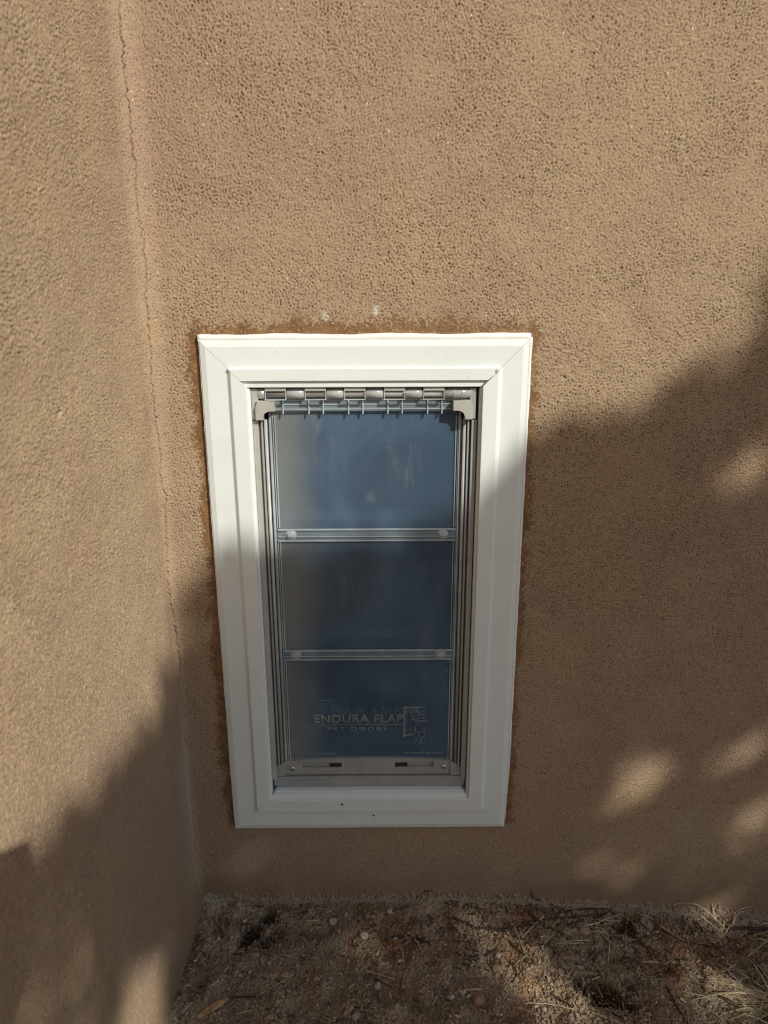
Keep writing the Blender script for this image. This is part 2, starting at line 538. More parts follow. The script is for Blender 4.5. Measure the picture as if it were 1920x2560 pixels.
gx, gxlo, gxn = axis(-0.33, 0.70, GS, (-60, 60))
gy, gylo, gyn = axis(-0.34, 0.0, GS, (-120, 0.012))
GXm, GYm = np.meshgrid(gx, gy)
gh = base_z(GXm, GYm)
n1 = band_noise(gxn, gyn, GS, 0.03, 0.15, 71)
n2 = band_noise(gxn, gyn, GS, 0.010, 0.03, 72)
n3 = band_noise(gxn, gyn, GS, 0.003, 0.009, 73)
nf = 0.0028 * n1 + 0.0016 * np.abs(n2) * np.sign(n2) ** 2 + 0.0007 * n3 + 0.0006 * np.tanh(n3 * 2)
gfine = np.zeros_like(gh)
gfine[gylo:gylo + gyn, gxlo:gxlo + gxn] = nf
pit = np.zeros_like(gh); ochre = np.zeros_like(gh)
for px_, py_, r in ((-0.205, -0.055, 0.030), (-0.17, -0.028, 0.014), (0.062, -0.07, 0.016), (0.40, -0.03, 0.03), (0.33, -0.15, 0.03)):
    e = np.sqrt(((GXm - px_) / 1.35) ** 2 + ((GYm - py_) / 0.75) ** 2) / r
    pit = np.maximum(pit, 1 - smooth(e + gfine * 180, 0.3, 1.3))
gh = gh - 0.010 * pit
e = np.sqrt(((GXm + 0.035) / 1.5) ** 2 + ((GYm + 0.008)) ** 2) / 0.018
ochre = (1 - smooth(e + gfine * 120, 0.5, 1.3)) * 0.75
# soil heaped lightly against the wall
gh = gh + 0.008 * (1 + 0.55 * seg_noise(GXm * 1.6, 33)) * np.exp(GYm / 0.020) * (GYm < 0.02) + gfine
gh = gh + 0.006 * np.exp(-np.clip(GXm - XL, 0, 9) / 0.02)
ground = link("ground", grid_mesh("ground", np.stack([GXm, GYm, gh], -1), None, dict(pit=pit, ochre=ochre)), M_SOIL)
tag(ground, "bare brown soil littered with mulch at the foot of the wall", kind="structure")


def gz(x, y):
    i = min(max(int(round((x + 0.33) / GS)), 0), gxn - 1) + gxlo
    j = min(max(int(round((y + 0.34) / GS)), 0), gyn - 1) + gylo
    return float(gh[j, i])


# ------------------------------------------------------------------ pet door
door = empty("pet_door", ((FX0 + FX1) / 2, 0, FZ0))
tag(door, "white framed pet door with a cloudy three-panel vinyl flap set in the stucco wall", "pet door")
DOFF = Vector(door.location)
DOOR_PARTS = []


def under(o, parent=None):
    """hang o (built in world coordinates) under the door or one of its parts"""
    p = parent or door
    o.parent = p
    o.matrix_parent_inverse = Matrix.Translation(-DOFF)
    DOOR_PARTS.append(o)
    return o


def sub(o, parent):
    o.parent = parent
    return o


def member(name, prof, which, mat=M_FRAME):
    """mitred length of frame; prof = [(inset from outer edge, y)] in mm"""
    g = 0.00022
    bm = bmesh.new()
    A, B = [], []
    for o, y in prof:
        o /= 1000; y /= 1000
        if which == 'top': a, b = (FX0 + o + g, y, FZ1 - o), (FX1 - o - g, y, FZ1 - o)
        if which == 'bottom': a, b = (FX0 + o + g, y, FZ0 + o), (FX1 - o - g, y, FZ0 + o)
        if which == 'left': a, b = (FX0 + o, y, FZ0 + o + g), (FX0 + o, y, FZ1 - o - g)
        if which == 'right': a, b = (FX1 - o, y, FZ0 + o + g), (FX1 - o, y, FZ1 - o - g)
        A.append(bm.verts.new(a)); B.append(bm.verts.new(b))
    for i in range(len(prof) - 1):
        bm.faces.new((A[i], B[i], B[i + 1], A[i + 1]))
    bm.faces.new(A); bm.faces.new(list(reversed(B)))
    return under(from_bm(name, bm, mat))


edge = [(0, 1.5), (0, -7.0), (0.5, -7.8), (6.9, -9.7), (7.8, -10.0)]
top_prof = edge + [(35.3, -10.0), (35.6, -10.2), (35.8, -14.0), (36.3, -14.5), (51.3, -14.5), (51.8, -14.0), (51.9, -10.6), (52.1, -10.4), (59.6, -10.6), (60.3, -10.2), (60.5, -9.4), (60.5, -4.4), (56, -4.2), (56, 1.5)]
side_prof = edge + [(33.6, -10.0), (34.6, -10.2), (39.0, -14.1), (40.0, -14.5), (58.2, -14.5), (59.2, -14.3), (59.6, -13.6), (59.7, -9.3), (60.2, -8.9), (62.4, -8.8), (63.0, -8.2), (63.1, 1.5)]
bot_prof = edge + [(35.3, -10.0), (35.6, -10.2), (35.8, -14.0), (36.3, -14.5), (56.6, -14.5), (57.5, -14.2), (57.8, -13.3), (58.0, -11.0), (58.8, -9.4), (64.6, -8.6), (65.2, -9.3), (66.4, -9.0), (66.9, -7.6), (67.2, -6.4), (67.5, -5.9), (68.3, -5.2), (69.5, 9.5), (69.5, 12), (60, 12), (60, 1.5)]
head_rail = member("head_rail", top_prof, 'top')
sill_rail = member("bottom_rail", bot_prof, 'bottom')
stile_l = member("side_stile", side_prof, 'left')
stile_r = member("side_stile", side_prof, 'right')

# sealant bead squeezed out all round
def bead(name, p0, p1, out, w0, seed, y=-0.0022, rx=0.0042, n=90):
    bm = bmesh.new()
    r = np.random.RandomState(seed)
    ph = r.rand(8) * 6.28
    rings = []
    for i in range(n + 1):
        t = i / n
        p = Vector(p0).lerp(Vector(p1), t)
        L = (Vector(p1) - Vector(p0)).length * t
        wv = w0 + (0.0008 if p0[2] > 0.5 else 0.00015) * math.sin(L * 45 + ph[0]) + 0.0002 * math.sin(L * 95 + ph[1]) + 0.0002 * math.sin(L * 210 + ph[2])
        wv = max(0.0012, wv) * (0.3 + 0.7 * min(1, t * 7)) if p0[2] < 0.5 else max(0.0012, wv)
        d = Vector(out)
        ring = []
        for k in range(7):
            a = math.pi * k / 6
            ring.append(bm.verts.new(p + d * (wv * (0.35 - 0.65 * math.cos(a))) + Vector((0, -0.0066 * math.sin(a) ** 0.6 if 0 < k < 6 else 0.002, 0))))
        rings.append(ring)
    for i in range(n):
        for k in range(6):
            bm.faces.new((rings[i][k], rings[i + 1][k], rings[i + 1][k + 1], rings[i][k + 1]))
    bm.faces.new(rings[0]); bm.faces.new(rings[-1])
    return under(from_bm(name, bm, M_CAULK, None, True))


e_ = 0.0003
bead("sealant_bead", (FX0 - 0.002, 0, FZ1 + e_), (FX1 + 0.002, 0, FZ1 + e_), (0, 0, 1), 0.0078, 1)
bead("sealant_bead", (FX1 + e_, 0, FZ0 + 0.012), (FX1 + e_, 0, FZ1 + 0.003), (1, 0, 0), 0.0046, 2)
bead("sealant_bead", (FX0 - e_, 0, FZ0 + 0.012), (FX0 - e_, 0, FZ1 + 0.003), (-1, 0, 0), 0.0014, 3)

# --- tunnel through the wall and the dim room beyond
bm = bmesh.new()
IX0, IX1, IZ0, IZ1 = -0.1745, 0.1345, 0.2255, 0.8620
def ring_rect(bm, x0, x1, z0, z1, y):
    return [bm.verts.new(c) for c in ((x0, y, z0), (x1, y, z0), (x1, y, z1), (x0, y, z1))]
def skin(bm, a, b):
    for i in range(4):
        bm.faces.new((a[i], a[(i + 1) % 4], b[(i + 1) % 4], b[i]))
r0 = ring_rect(bm, IX0, IX1, IZ0, IZ1, 0.0016); r1 = ring_rect(bm, IX0, IX1, IZ0, IZ1, 0.13)
skin(bm, r0, r1)
under(from_bm("tunnel_liner", bm, M_MIDPL))
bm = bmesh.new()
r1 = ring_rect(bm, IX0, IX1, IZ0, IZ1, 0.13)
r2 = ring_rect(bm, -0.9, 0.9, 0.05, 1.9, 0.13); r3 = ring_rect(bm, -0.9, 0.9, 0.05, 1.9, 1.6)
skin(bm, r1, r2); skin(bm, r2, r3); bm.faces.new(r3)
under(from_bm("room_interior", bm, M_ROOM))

# --- seals and channels down both sides
def chan(x, wd, y, mat, name, z0=0.256, z1=0.8125, dp=0.012):
    return under(box(name, x - wd / 2, x + wd / 2, y, y + dp, z0, z1, mat, None, min(wd * 0.3, 0.0008)))
for s in (-1, 1):
    cx = -0.0203
    hw = 0.1515
    chan(cx + s * (hw - 0.0040), 0.0072, -0.0030, M_GREYPL if s < 0 else M_MIDPL, "jamb_channel", 0.2465, 0.812, 0.010)  # right jamb parts take a darker grey: their shade is put into the colour
    chan(cx + s * (hw - 0.0090), 0.0018, 0.0040, M_DARKPL, "seal_groove")
    chan(cx + s * (hw - 0.0114), 0.0026, 0.0005, M_MIDPL, "seal_lip")
    chan(cx + s * (hw - 0.0138), 0.0018, 0.0065, M_DARKPL, "seal_groove")
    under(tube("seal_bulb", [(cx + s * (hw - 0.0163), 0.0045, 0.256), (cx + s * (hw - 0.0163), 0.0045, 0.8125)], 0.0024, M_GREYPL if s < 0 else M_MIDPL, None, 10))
    chan(cx + s * (hw - 0.0200), 0.0026, 0.0095, M_MIDPL, "seal_lip")

# --- outer flap
FL, FR, FB, FT, FY = -0.1515, 0.1105, 0.2700, 0.8415, 0.0100
flap = under(box("flap", FL, FR, FY, FY + 0.0022, FB, FT, M_VINYL, None, 0.0003))
def flap_part(o): return sub(o, flap)
ribs = [(0.6555, 0.6365), (0.4655, 0.4485)]
# raised borders round the three panels
PX0, PX1 = -0.1435, 0.1040
zones = [(0.6565, 0.816), (0.4665, 0.6355), (0.262, 0.4475)]
for z0, z1 in zones:
    bm = bmesh.new()
    for x, wd in ((PX0 - 0.0028, 0.0011), (PX0, 0.0016), (PX1, 0.0013), (PX1 + 0.0030, 0.0009)):
        box_bm(bm, x - wd / 2, x + wd / 2, FY - 0.0016, FY, z0, z1, 0.0003)
    flap_part(from_bm("panel_border", bm, M_EDGE))
for x0, x1 in ((FL, FL + 0.0032), (FR - 0.0026, FR)):
    flap_part(box("edge_bead", x0, x1, FY - 0.0030, FY - 0.0001, FB, 0.822, M_EDGE, None, 0.0009))
for k, (zt, zb) in enumerate(ribs):
    rib = flap_part(box("joint_rib", PX0 - 0.004, PX1 + 0.004, FY - 0.0016, FY - 0.0002, zb, zt, M_CLEAR, None, 0.0005))
    for zz, th in ((zt - 0.0012, 0.0024), ((zt + zb) / 2 - 0.0022, 0.0013), (zb + 0.0012, 0.0022)):
        sub(box("rib_ridge", PX0 - 0.003, PX1 + 0.003, FY - 0.0038, FY - 0.0015, zz - th / 2, zz + th / 2, M_EDGE, None, 0.0006), rib)
    for x in (-0.1282, 0.0882):
        zc = (zt + zb) / 2 + 0.0004
        bm = bmesh.new()
        tube_bm(bm, [(x, FY - 0.0030, zc), (x, FY - 0.0010, zc)], [0.0078, 0.0088], 24)
        ring = sub(from_bm("stud_collar", bm, M_EDGE, None, True), rib)
        bm = bmesh.new()
        box_bm(bm, x - 0.0045, x + 0.0045, FY - 0.0064, FY - 0.0028, zc - 0.0034, zc + 0.0034, 0.0017)
        sub(from_bm("stud", bm, M_TUBE, None, True), rib)

# --- lettering
def text_mesh(body, x, z, width, height, y, mat, name, mirror=False, bold=0.0, spacing=1.0, parent=None):
    cu = bpy.data.curves.new(name, 'FONT')
    cu.body = body; cu.size = 1.0; cu.offset = bold; cu.space_character = spacing
    cu.extrude = 0.0; cu.resolution_u = 3
    to = bpy.data.objects.new("tmp", cu)
    COL.objects.link(to)
    dg = bpy.context.evaluated_depsgraph_get()
    me = bpy.data.meshes.new_from_object(to.evaluated_get(dg))
    bpy.data.objects.remove(to); bpy.data.curves.remove(cu)
    co = np.zeros(len(me.vertices) * 3, np.float32); me.vertices.foreach_get("co", co); co = co.reshape(-1, 3)
    mn, mx = co.min(0), co.max(0)
    u = (co[:, 0] - mn[0]) / (mx[0] - mn[0]); v = (co[:, 1] - mn[1]) / (mx[1] - mn[1])
    if mirror: u = 1 - u
    out = np.stack([x + u * width, np.full_like(u, y), z + v * height], -1)
    me.vertices.foreach_set("co", out.reshape(-1).astype(np.float32))
    me.update()
    bmx = bmesh.new(); bmx.from_mesh(me)
    r = bmesh.ops.extrude_face_region(bmx, geom=bmx.faces[:])
    for e in r['geom']:
        if isinstance(e, bmesh.types.BMVert): e.co.y -= 0.0003
    me2 = bpy.data.meshes.new(name); bmesh.ops.recalc_face_normals(bmx, faces=bmx.faces); bmx.to_mesh(me2); bmx.free()
    me2.materials.clear()
    return sub(link(name, me2, mat), parent)


def strokes(name, lines, wd, fx, y, mat, parent):
    """poly-lines as flat raised strips; fx maps local (u,v) to world x,z"""
    bm = bmesh.new()
    for ln in lines:
        for a, b in zip(ln[:-1], ln[1:]):
            ax, az = fx(*a); bx_, bz_ = fx(*b)
            d = Vector((bx_ - ax, bz_ - az))
            if d.length < 1e-6: continue
            d.normalize(); nrm = Vector((-d.y, d.x)) * wd / 2; d *= wd * 0.35
            q = [(ax - d.x + nrm.x, az - d.y + nrm.y), (ax - d.x - nrm.x, az - d.y - nrm.y), (bx_ + d.x - nrm.x, bz_ + d.y - nrm.y), (bx_ + d.x + nrm.x, bz_ + d.y + nrm.y)]
            f = [bm.verts.new((p[0], y, p[1])) for p in q]; g2 = [bm.verts.new((p[0], y + 0.0003, p[1])) for p in q]
            bm.faces.new(f)
            for i in range(4): bm.faces.new((f[i], f[(i + 1) % 4], g2[(i + 1) % 4], g2[i]))
            y -= 0.000004
    return sub(from_bm(name, bm, mat), parent)


def arc(cx, cy, rx, ry, a0, a1, n=12):
    return [(cx + rx * math.cos(math.radians(a0 + (a1 - a0) * i / n)), cy + ry * math.sin(math.radians(a0 + (a1 - a0) * i / n))) for i in range(n + 1)]


# door-with-dog emblem, in a unit frame u 0..1 (left to right), v 0..1 (bottom to top)
LOGO_THICK = [[(0.05, 0.20), (0.05, 0.97), (0.72, 0.97)], [(0.05, 0.22), (0.40, 0.26)]]
LOGO_THIN = [
    [(0.16, 0.34), (0.16, 0.90), (0.66, 0.90), (0.66, 0.74)],
    [(0.30, 0.84), (0.62, 0.86)], [(0.34, 0.74), (0.66, 0.76)], [(0.42, 0.66), (0.74, 0.68)],
    [(0.30, 0.84), (0.52, 0.58), (0.98, 0.60), (0.66, 0.86)], [(0.50, 0.61), (0.95, 0.63)],
    arc(0.66, 0.42, 0.15, 0.11, 20, 330), [(0.80, 0.40), (0.98, 0.42), (0.94, 0.36), (0.90, 0.30)],
    [(0.50, 0.44), (0.46, 0.22), (0.62, 0.10), (0.74, 0.00), (0.82, 0.02), (0.78, 0.12), (0.72, 0.20), (0.66, 0.26), (0.60, 0.24)],
    [(0.78, 0.12), (0.86, 0.20), (0.94, 0.16), (0.92, 0.24), (0.88, 0.34)], arc(0.70, 0.24, 0.05, 0.05, 0, 180, 6),
    [(0.22, 0.42), (0.34, 0.38), (0.30, 0.32)],
]
ly = FY - 0.0006
text_mesh("ENDURA FLAP", -0.1048, 0.3392, 0.1385, 0.0150, ly, M_PRINT, "brand_lettering", bold=0.028, spacing=1.05, parent=flap)
flap_part(box("rule_line", -0.1035, 0.036, ly - 0.0003, ly, 0.3356, 0.3368, M_PRINT, None, 0))
text_mesh("PET DOORS", -0.0845, 0.3258, 0.0930, 0.0068, ly, M_PRINT, "brand_lettering", bold=0.032, spacing=1.45, parent=flap)
strokes("dog_door_emblem", LOGO_THICK, 0.0030, lambda u, v: (0.0335 + 0.036 * u, 0.302 + 0.066 * v), ly - 0.0004, M_PRINT, flap)
strokes("dog_door_emblem", LOGO_THIN, 0.0009, lambda u, v: (0.0335 + 0.036 * u, 0.302 + 0.066 * v), ly - 0.0006, M_PRINT, flap)
text_mesh("U.S. PATENT 7,614,926", -0.1365, 0.2818, 0.0625, 0.0048, ly, M_PRINT, "small_print", bold=0.004, parent=flap)
text_mesh("EnduraFlap.com", 0.0355, 0.2818, 0.0610, 0.0062, ly, M_PRINT, "small_print", bold=0.012, parent=flap)

# --- inner flap behind it, whose print reads backwards
IY = 0.045
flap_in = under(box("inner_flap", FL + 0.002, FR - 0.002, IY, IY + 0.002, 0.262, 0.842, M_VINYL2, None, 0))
iy = IY - 0.0006
text_mesh("ENDURA FLAP", -0.0745, 0.3300, 0.1450, 0.0160, iy, M_PRINT2, "brand_lettering", True, 0.032, 1.05, flap_in)
text_mesh("PET DOORS", -0.048, 0.3160, 0.0980, 0.0072, iy, M_PRINT2, "brand_lettering", True, 0.012, 1.55, flap_in)
strokes("dog_door_emblem", LOGO_THICK, 0.0032, lambda u, v: (-0.0745 - 0.037 * u, 0.292 + 0.068 * v), iy - 0.0004, M_PRINT2, flap_in)
strokes("dog_door_emblem", LOGO_THIN, 0.0012, lambda u, v: (-0.0745 - 0.037 * u, 0.292 + 0.068 * v), iy - 0.0006, M_PRINT2, flap_in)
text_mesh("EnduraFlap.com", -0.1460, 0.2780, 0.0640, 0.0066, iy, M_PRINT2, "small_print", True, 0.014, 1.0, flap_in)
text_mesh("U.S. PATENT 7,614,926", 0.0340, 0.2780, 0.0640, 0.0052, iy, M_PRINT2, "small_print", True, 0.006, 1.0, flap_in)
for zz in (0.665, 0.475):
    sub(box("joint_rib", PX0, PX1, IY - 0.003, IY - 0.0001, zz - 0.008, zz + 0.008, M_CLEAR, None, 0.0005), flap_in)

under(box('inner_sill', FL - 0.01, FR + 0.01, 0.048, 0.066, 0.232, 0.272, M_MIDPL, None, 0.001))
# --- hinge
rod = under(tube("hinge_rod", [(-0.1640, 0.0010, 0.8475), (0.1245, 0.0010, 0.8475)], 0.0050, M_METAL, None, 20))
win = [-0.1385, -0.0855, -0.0333, 0.0195, 0.0718]
WH = 0.0142
ends = [-0.1630] + [c for w_ in win for c in (w_ - WH, w_ + WH)] + [0.1230]
for i in range(0, len(ends), 2):
    a, b = ends[i] + 0.0006, ends[i + 1] - 0.0006
    if i == 0: a, b = -0.1625, -0.1533
    nseg = 3 if b - a > 0.02 else 1
    under(tube("hinge_sleeve", [(a, 0.0010, 0.8475), (a + 0.0006, 0.0010, 0.8475), (b - 0.0006, 0.0010, 0.8475), (b, 0.0010, 0.8475)], [0.0062, 0.0074, 0.0074, 0.0062], M_METAL if (i == 0) else M_TUBE, None, 24))
for x in (0.0985, 0.1090):
    under(tube("hinge_sleeve", [(x, 0.0010, 0.8475), (x + 0.0012, 0.0010, 0.8475)], 0.0078, M_TUBE, None, 24))
def frame_ring(name, x0, x1, z0, z1, t, y0, y1, mat, parent=None):
    bm = bmesh.new()
    box_bm(bm, x0, x1, y0, y1, z1 - t, z1, 0.0004); box_bm(bm, x0, x1, y0, y1, z0, z0 + t, 0.0004)
    box_bm(bm, x0, x0 + t, y0 + 0.0002, y1 - 0.0002, z0 + t * 0.5, z1 - t * 0.5, 0.0004); box_bm(bm, x1 - t, x1, y0 + 0.0002, y1 - 0.0002, z0 + t * 0.5, z1 - t * 0.5, 0.0004)
    return under(from_bm(name, bm, mat))
for c in win:
    o = frame_ring("hinge_window", c - WH, c + WH, 0.8395, 0.8560, 0.0012, -0.0075, -0.0040, M_TUBE)
    sub(box("window_lip", c - WH + 0.0008, c + WH - 0.0008, -0.0074, -0.0046, 0.8515, 0.8556, M_GREYPL, None, 0.0006), o)
    sub(box("window_back", c - WH + 0.0006, c + WH - 0.0006, 0.0062, 0.0072, 0.8385, 0.8585, M_MIDPL, None, 0.0), o)
# clear hinge strip with ridges and hanging tabs
strip = under(box("hinge_strip", -0.1600, 0.1200, 0.0040, 0.0056, 0.8235, 0.8450, M_CLEAR, None, 0.0004))
for zz in (0.8385, 0.8325, 0.8262):
    sub(box("strip_ridge", -0.1560, 0.1160, 0.0028, 0.0042, zz - 0.0006, zz + 0.0006, M_EDGE, None, 0.0003), strip)
for x in (-0.1305, -0.0957, -0.0764, -0.0422, -0.0229, 0.0107, 0.0300, 0.0643, 0.0836):
    sub(box("tab", x - 0.00085, x + 0.00085, 0.0016, 0.0040, 0.8195, 0.8385, M_EDGE, None, 0.0003), strip)

# --- corner brackets
def arcq(cx, cz, r, a0, a1, n=6):
    return [(cx + r * math.cos(math.radians(a0 + (a1 - a0) * i / n)), cz + r * math.sin(math.radians(a0 + (a1 - a0) * i / n))) for i in range(n + 1)]
def bracket(s, cx=-0.0198):
    f = lambda x: cx + s * (x - cx)
    fl = lambda pts: [(f(x), z) for x, z in pts]
    post = under(prism("hinge_bracket", fl([(-0.1712, 0.8135), (-0.1626, 0.8135), (-0.1626, 0.8546), (-0.1712, 0.8546)]), -0.0050, 0.012, M_GREYPL, None, 0.0006))
    arm = [(-0.1662, 0.8132), (-0.1562, 0.8132)] + arcq(-0.1492, 0.8180, 0.0070, 180, 90) + [(-0.1405, 0.8248), (-0.1405, 0.8335), (-0.1405, 0.8378), (-0.1636, 0.8390), (-0.1636, 0.8335), (-0.1662, 0.8312)]
    sub(prism("bracket_arm", fl(arm), -0.0098, 0.004, M_GREYPL, None, 0.0008), post)
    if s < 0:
        post.data.materials[0] = M_MIDPL  # right post darker: shade beside the jamb painted into its grey
    return post
bracket(1)
bracket(-1, -0.0213)

# --- threshold block, arched strike plate with wings, slots and screws
base = under(box("threshold_block", -0.1700, 0.1310, 0.0020, 0.030, 0.2305, 0.2476, M_MIDPL, None, 0.0013))
n = 24
body = [(-0.1510, 0.2500)] + [(0.1085 - 0, 0.2500)]
PLX0, PLX1 = -0.1512, 0.1075
topz = lambda x: 0.2742 + 0.0048 * (1 - ((x + 0.0218) / 0.1295) ** 2)
slots = [(-0.1235, -0.0630), (0.0205, 0.0810)]
SZ0, SZ1 = 0.2625, 0.2708
# plate face is built in pieces round its two slots
bm = bmesh.new()
xsl = sorted(set([PLX0, PLX1] + [v for s_ in slots for v in s_] + list(np.linspace(PLX0, PLX1, 25))))
def vv(x, y, z): return bm.verts.new((x, y, z))
Y0, Y1 = 0.0055, 0.0140
def quad_block(xa, xb, za0, zb0, za1, zb1):
    f = [vv(xa, Y0, za0), vv(xb, Y0, zb0), vv(xb, Y0, zb1), vv(xa, Y0, za1)]
    g3 = [vv(xa, Y1, za0), vv(xb, Y1, zb0), vv(xb, Y1, zb1), vv(xa, Y1, za1)]
    bm.faces.new(f)
    bm.faces.new((f[0], f[1], g3[1], g3[0])); bm.faces.new((f[3], f[2], g3[2], g3[3]))
    return f, g3
for xa, xb in zip(xsl[:-1], xsl[1:]):
    mid_ = (xa + xb) / 2
    ins = any(a < mid_ < b for a, b in slots)
    lo_ = 0.2498
    if ins:
        quad_block(xa, xb, lo_, lo_, SZ0, SZ0); quad_block(xa, xb, SZ1, SZ1, topz(xa), topz(xb))
    else:
        quad_block(xa, xb, lo_, lo_, topz(xa), topz(xb))
bmesh.ops.remove_doubles(bm, verts=bm.verts, dist=1e-5)
plate = under(from_bm("strike_plate", bm, M_MIDPL))
for a, b in slots:
    sub(box("slot_bed", a, b, 0.0095, 0.0110, SZ0 - 0.001, SZ1 + 0.001, M_MIDPL, None, 0), plate)
    inner = (b - 0.0195, b) if a < -0.05 else (a, a + 0.0205)
    sub(box("magnet", inner[0] + 0.0006, inner[1] - 0.0006, 0.0062, 0.0094, SZ0 + 0.0008, SZ1 - 0.0008, M_MAGNET, None, 0.0005), plate)
for s in (-1, 1):
    ex = PLX0 if s < 0 else PLX1
    w0 = 0.0190
    pts = [(ex, 0.2488), (ex, 0.2748), (ex + s * w0, 0.2632), (ex + s * w0, 0.2494)]
    if s < 0: pts = list(reversed(pts))
    sub(prism("plate_wing", pts, 0.0020, 0.0140, M_MIDPL, None, 0.0009), plate)
    pts = [(ex + s * w0, 0.2500), (ex + s * w0, 0.2615), (ex + s * (w0 + 0.0055), 0.2595), (ex + s * (w0 + 0.0055), 0.2502)]
    if s < 0: pts = list(reversed(pts))
    sub(prism("wing_foot", pts, 0.0062, 0.0140, M_MIDPL, None, 0.0005), plate)
for x, z in ((-0.1405, 0.2608), (0.0975, 0.2628)):
    bm = bmesh.new()
    tube_bm(bm, [(x, 0.0056, z), (x, 0.0042, z), (x, 0.0032, z), (x, 0.0029, z)], [0.0046, 0.0044, 0.0028, 0.0008], 20)
    sc_ = sub(from_bm("screw", bm, M_SCREW, None, True), plate)
    a = 0.5 if x > 0 else 0.1
    bm = bmesh.new()
    for da in (0, math.pi / 2):
        c, s = math.cos(a + da), math.sin(a + da)
        tube_bm(bm, [(x - 0.0024 * c, 0.0029, z - 0.0024 * s), (x + 0.0024 * c, 0.0029, z + 0.0024 * s)], 0.00045, 5)
    sub(from_bm("screw_cross", bm, M_BLACK), plate)

# specks of mud on the bottom rail
for x, z, r, y in ((-0.0624, 0.2095, 0.0026, -0.0150), (-0.0135, 0.1851, 0.0018, -0.0104), (-0.0101, 0.1787, 0.0008, -0.0104), (-0.0651, 0.1830, 0.0008, -0.0104)):
    bm = bmesh.new()
    bmesh.ops.create_icosphere(bm, subdivisions=1, radius=r)
    for v in bm.verts:
        v.co *= 0.7 + 0.6 * RNG.random(); v.co.y *= 0.45; v.co += Vector((x, y, z))
    sub(from_bm("mud_speck", bm, M_CRUMB), sill_rail)
bm = bmesh.new()
tube_bm(bm, [(0.1535, -0.0140, 0.8765), (0.1440, -0.0139, 0.8668), (0.1352, -0.0137, 0.8585)], [0.0003, 0.0009, 0.0012], 6)
sub(from_bm("open_mitre_joint", bm, M_DARKPL), head_rail)
# torn sealant crumb in the top right mitre, hairline debris
bm = bmesh.new()
bmesh.ops.create_icosphere(bm, subdivisions=2, radius=0.003)
for v in bm.verts:
    v.co *= 0.6 + 0.7 * RNG.random(); v.co.y *= 0.35; v.co += Vector((0.1535, -0.0142, 0.8775))
sub(from_bm("sealant_crumb", bm, plain("grubby_sealant", (0.42, 0.40, 0.32), 0.6, bump=0.3)), head_rail)

# ------------------------------------------------------------------ litter
M_CHIP = plain("wood_chip", (0.46, 0.30, 0.15), 0.8, var=0.35, scale=120, bump=0.5)
M_CHIP2 = plain("grey_wood_chip", (0.20, 0.16, 0.13), 0.85, var=0.3, scale=120, bump=0.5)
M_STONE = plain("pale_stone", (0.42, 0.37, 0.30), 0.85, var=0.25, scale=160, bump=0.6)
M_STONE2 = plain("tan_stone", (0.34, 0.22, 0.13), 0.85, var=0.2, scale=160, bump=0.6)
M_TWIG = plain("dark_twig", (0.060, 0.042, 0.030), 0.9, var=0.3, scale=200, bump=0.6)
M_STRAW = plain("straw", (0.50, 0.40, 0.26), 0.7, var=0.3, scale=150, bump=0.3)
M_DRY = plain("dry_grass", (0.46, 0.38, 0.23), 0.7, var=0.35, scale=90, bump=0.2)
M_GREEN = plain("green_grass", (0.055, 0.062, 0.028), 0.7, var=0.35, scale=90, bump=0.2)
M_BITS = plain("mulch_bits", (0.46, 0.355, 0.23), 0.9, var=0.6, scale=260, bump=0.4)
M_BITS2 = plain("dark_mulch_bits", (0.115, 0.082, 0.060), 0.9, var=0.5, scale=260, bump=0.4)
M_GRIT = plain("grit", (0.40, 0.31, 0.21), 0.9, var=0.6, scale=300, bump=0.4)


def stone(x, y, r, flat, mat, label, i):
    bm = bmesh.new()
    bmesh.ops.create_icosphere(bm, subdivisions=3, radius=1.0)
    rr = random.Random(500 + i)
    k = [Vector((rr.uniform(-1, 1), rr.uniform(-1, 1), rr.uniform(-1, 1))).normalized() for _ in range(9)]
    cut = [rr.uniform(0.62, 0.92) for _ in k]
    st = rr.uniform(0.65, 1.0)
    for v in bm.verts:
        n_ = v.co.normalized(); s = 1.0
        for kk, c in zip(k, cut):
            d = n_.dot(kk)
            if d > 0.01: s = min(s, c / d)
        v.co = n_ * s * r
        v.co.y *= st; v.co.z *= flat
    o = from_bm("stone", bm, mat, None, True)
    o.location = (x, y, gz(x, y) + r * flat * 0.35)
    o.rotation_euler = (rr.uniform(-.2, .2), rr.uniform(-.2, .2), rr.uniform(0, 6.28))
    return tag(o, label, "stone", "stones lying on the soil")


